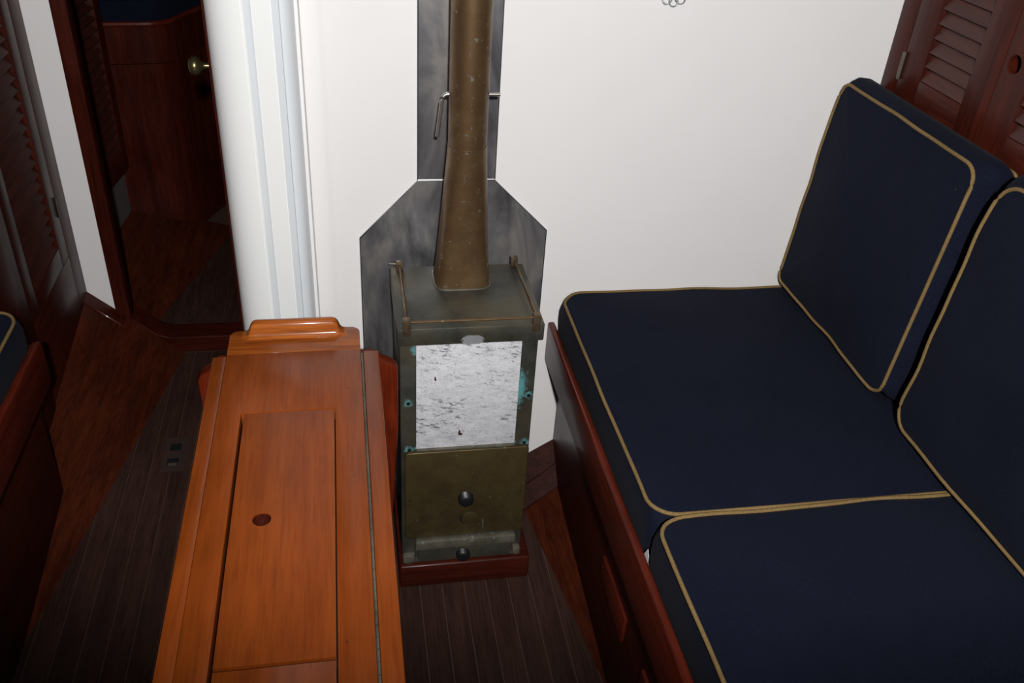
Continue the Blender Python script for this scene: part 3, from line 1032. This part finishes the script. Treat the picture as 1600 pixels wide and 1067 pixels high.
fd = obj('fire_door', prism(rrect(0.0895, 0.3495, 0.148, 0.391, 0.008, 4), 'xz', FY - 0.010, FY - 0.0005, 0.002, 2), DOORM, sv, angle=50, label='brown bronze fire door')


def knob(x, z, y, r, L, parent):
    prof = [(r * 0.55, 0), (r * 0.55, L * 0.25), (r * 0.95, L * 0.30), (r, L * 0.36), (r * 0.86, L * 0.44), (r, L * 0.52), (r * 0.86, L * 0.60), (r, L * 0.68), (r * 0.86, L * 0.76), (r * 0.95, L * 0.84), (r * 0.8, L * 0.96), (r * 0.3, L), (0, L * 0.985)]
    return obj('knob', lathe(prof, (x, y, z), (0, -1, 0), 24), BLACK, parent, angle=60, label='black ribbed knob')


knob(0.2175, 0.268, FY - 0.010, 0.0165, 0.026, fd)
obj('air_vent', tube([V(0.2285 + 0.019 * math.cos(a), FY - 0.0102, 0.196 + 0.0155 * math.sin(a)) for a in [math.radians(95 + 175 * i / 20) for i in range(21)]], 0.0016, n=6), BLACK, fd, label='dark crescent air vent')
obj('vent_disc', lathe([(0.0185, 0), (0.0185, 0.0008), (0.0175, 0.0014), (0, 0.0014)], (0.230, FY - 0.010, 0.196), (0, -1, 0), 32), DOORM, fd)
obj('latch', box(0.2565, 0.2605, FY - 0.016, FY - 0.009, 0.165, 0.190, 0.001), HINGE, fd)
for (x, z) in ((0.099, 0.262), (0.338, 0.268)):
    obj('rivet', lathe([(0.0026, 0), (0.002, 0.001), (0, 0.0012)], (x, FY - 0.010, z), (0, -1, 0), 10), BLACK, fd)
ad = obj('ash_drawer', box(0.118, 0.326, FY - 0.012, FY + 0.01, 0.074, 0.122, 0.002), BRONZE, sv)
obj('drawer_lip', prism(rrect(0.111, 0.335, 0.118, 0.143, 0.005, 3), 'xz', FY - 0.020, FY - 0.002, 0.003, 2), LIPM, ad)
knob(0.2165, 0.099, FY - 0.012, 0.0155, 0.022, ad)
for s in (0, 1):
    x0, x1 = (0.083, 0.111) if s == 0 else (0.331, 0.350)
    obj('foot', box(x0, x1, FY - 0.012, FY + 0.02, 0.0685, 0.094, 0.006), LIPM, sv)
obj('base_flange', box(0.083, 0.350, FY - 0.008, 1.64, 0.0685, 0.0755, 0.002), BRONZE, sv)
# maker's plate, blank silver with two screws
npt = [(0.1975, 0.6635), (0.2015, 0.6695), (0.2095, 0.6735), (0.2315, 0.6735), (0.2395, 0.6695), (0.2435, 0.6635), (0.2395, 0.6575), (0.2315, 0.6545), (0.2095, 0.6545), (0.2015, 0.6575)]
npl = obj('name_plate', prism(npt, 'xz', 1.4035, 1.4052), SILVER, sv, label='blank worn silver name plate')
for x in (0.2005, 0.2405):
    obj('screw', lathe([(0.0022, 0), (0.0018, 0.001), (0, 0.0012)], (x, 1.4035, 0.6635), (0, -1, 0), 10), HINGE, npl)
# gallery rail
posts = [(0.0955, 1.408), (0.3425, 1.408), (0.0965, 1.632), (0.3380, 1.637)]
for (x, y) in posts:
    z0 = 0.679 if y < 1.5 else 0.6935
    obj('rail_post', box(x - 0.0072, x + 0.0072, y - 0.0065, y + 0.0065, z0, 0.7145, 0.0012), POSTM, sv)
RZ = 0.7065
for a, b in ((0, 1), (0, 2), (1, 3)):
    obj('gallery_rail', tube([V(posts[a][0], posts[a][1], RZ), V(posts[b][0], posts[b][1], RZ)], 0.0027, n=10), PIPEM, sv)
obj('rail_stub', tube([V(0.075, 1.635, 0.7075), V(0.0965, 1.633, 0.7075)], 0.002, n=8), HINGE, sv)

# flue
PC = (0.2235, 1.588)
fu = thing('stove_pipe', 'brown tarnished brass stove pipe rising from the stove top', 'pipe', (PC[0], PC[1], 0.693))
N = 48


def super_ring(z, hx, hy, cx, cy, e):
    r = []
    for j in range(N):
        a = 2 * PI * j / N
        c, s = math.cos(a), math.sin(a)
        r.append(V(cx + hx * math.copysign(abs(c) ** e, c), cy + hy * math.copysign(abs(s) ** e, s), z))
    return r


rings = []
for i in range(13):
    t = i / 12
    q = t ** 0.85
    rings.append(super_ring(0.6935 + 0.2885 * t, 0.0560 + (0.0372 - 0.0560) * q, 0.0450 + (0.0372 - 0.0450) * q,
                            0.2195 + (PC[0] - 0.2195) * q, PC[1], 0.42 + (1.0 - 0.42) * min(1, t * 1.1)))
obj('square_to_round_boot', loft(rings), PIPEM, fu, angle=60)
obj('base_flange', loft([super_ring(0.6932, 0.0585, 0.0475, 0.2195, PC[1], 0.42), super_ring(0.6958, 0.0580, 0.0470, 0.2195, PC[1], 0.42), super_ring(0.6962, 0.0562, 0.0452, 0.2195, PC[1], 0.42)]), HINGE, fu, angle=60)
obj('round_pipe', lathe([(0.0366, 0.0), (0.0366, 0.968)], (PC[0], PC[1], 0.9815), (0, 0, 1), 48), PIPEM, fu, angle=60)
obj('joint_ring', lathe([(0.0374, 0), (0.0377, 0.001), (0.0374, 0.0022)], (PC[0], PC[1], 0.981), (0, 0, 1), 48), PIPEM, fu, angle=60)
DZ = 1.078
obj('damper_handle', tube([V(0.281, PC[1], DZ), V(0.19, PC[1], DZ), V(0.184, PC[1], DZ), V(0.1795, PC[1], DZ - 0.0015), V(0.1763, PC[1], DZ - 0.005), V(0.1745, PC[1], DZ - 0.011), V(0.1665, PC[1], 0.998)], 0.0038, n=10), ROD, fu, angle=60, label='bent steel damper handle')

# steel heat shield on the wall
hs = thing('heat_shield', 'stainless steel heat shield on the white wall behind the stove', 'heat shield', (0.2175, 1.695, 0.30))
lowp = [(0.019, 0.30), (0.019, 0.738), (0.139, 0.864), (0.2975, 0.864), (0.416, 0.747), (0.416, 0.30)]
obj('lower_sheet', prism(lowp, 'xz', 1.693, 1.6985), STEEL, hs)
obj('upper_sheet', prism([(0.139, 0.866), (0.139, 1.95), (0.2975, 1.95), (0.2975, 0.866)], 'xz', 1.6925, 1.6985), STEEL, hs)
obj('edge_bead', tube([V(p[0], 1.6930, p[1]) for p in lowp], 0.0013, n=6), BEAD, hs, label='bright folded steel edge')
obj('edge_bead', tube([V(0.139, 1.6925, 0.866), V(0.2975, 1.6925, 0.866)], 0.0018, n=6), BEAD, hs, label='bright folded steel edge')
for x in (0.139, 0.2975):
    obj('edge_bead', tube([V(x, 1.6925, 0.866), V(x, 1.6925, 1.95)], 0.0013, n=6), BEAD, hs, label='bright folded steel edge')

# ------------------------------------------------------------------ small things
orn = thing('wall_ornament', 'small silver wire ornament hanging on the white wall at the top', 'ornament', (0.625, 1.69, 1.21))
for i in range(9):
    a = math.radians(270 + (i - 4) * 34)
    c0 = V(0.624 + 0.020 * math.cos(a), 1.692, 1.2475 + 0.020 * math.sin(a))
    pts = []
    for j in range(20):
        b = 2 * PI * j / 20
        u, v = 0.0125 * math.cos(b), 0.0085 * math.sin(b)
        pts.append(c0 + V(u * math.cos(a) - v * math.sin(a), -0.003 * math.sin(b * 2), u * math.sin(a) + v * math.cos(a)))
    obj('petal', tube(pts, 0.0013, True, 6), SILVER, orn, angle=80)
obj('boss', lathe([(0.012, 0), (0.012, 0.004), (0.006, 0.008), (0, 0.009)], (0.624, 1.6995, 1.2475), (0, -1, 0), 20), SILVER, orn)

lp = thing('floor_pull_plate', 'dark metal floor hatch plate with two square holes left of the table', 'floor plate', (-0.478, 1.917, 0.0005))
obj('plate', join(box(-0.508, -0.498, 1.850, 1.985, 0.0004, 0.0026), box(-0.469, -0.450, 1.850, 1.985, 0.0004, 0.0026), box(-0.498, -0.469, 1.850, 1.870, 0.0004, 0.0026),
                  box(-0.498, -0.469, 1.902, 1.930, 0.0004, 0.0026), box(-0.498, -0.469, 1.962, 1.985, 0.0004, 0.0026)), plain('dark_plate_metal', (0.046, 0.026, 0.021), 0.5, 0.0), lp)
obj('socket', box(-0.498, -0.469, 1.870, 1.962, 0.0003, 0.0008), BLACK, lp)
obj('tongue', box(-0.495, -0.472, 1.872, 1.882, 0.0008, 0.0022, 0.0004), HINGE, lp)

# deckhead with hatch opening
cl = struct('ceiling', join(box(-1.3, 1.35, -0.93, 0.45, 1.951, 1.98), box(-1.3, 1.35, 1.05, 4.0, 1.951, 1.98), box(-1.3, -0.2, 0.45, 1.05, 1.951, 1.98), box(0.4, 1.35, 0.45, 1.05, 1.951, 1.98)), CEILM,
            'white deckhead with an open hatch', 'ceiling')
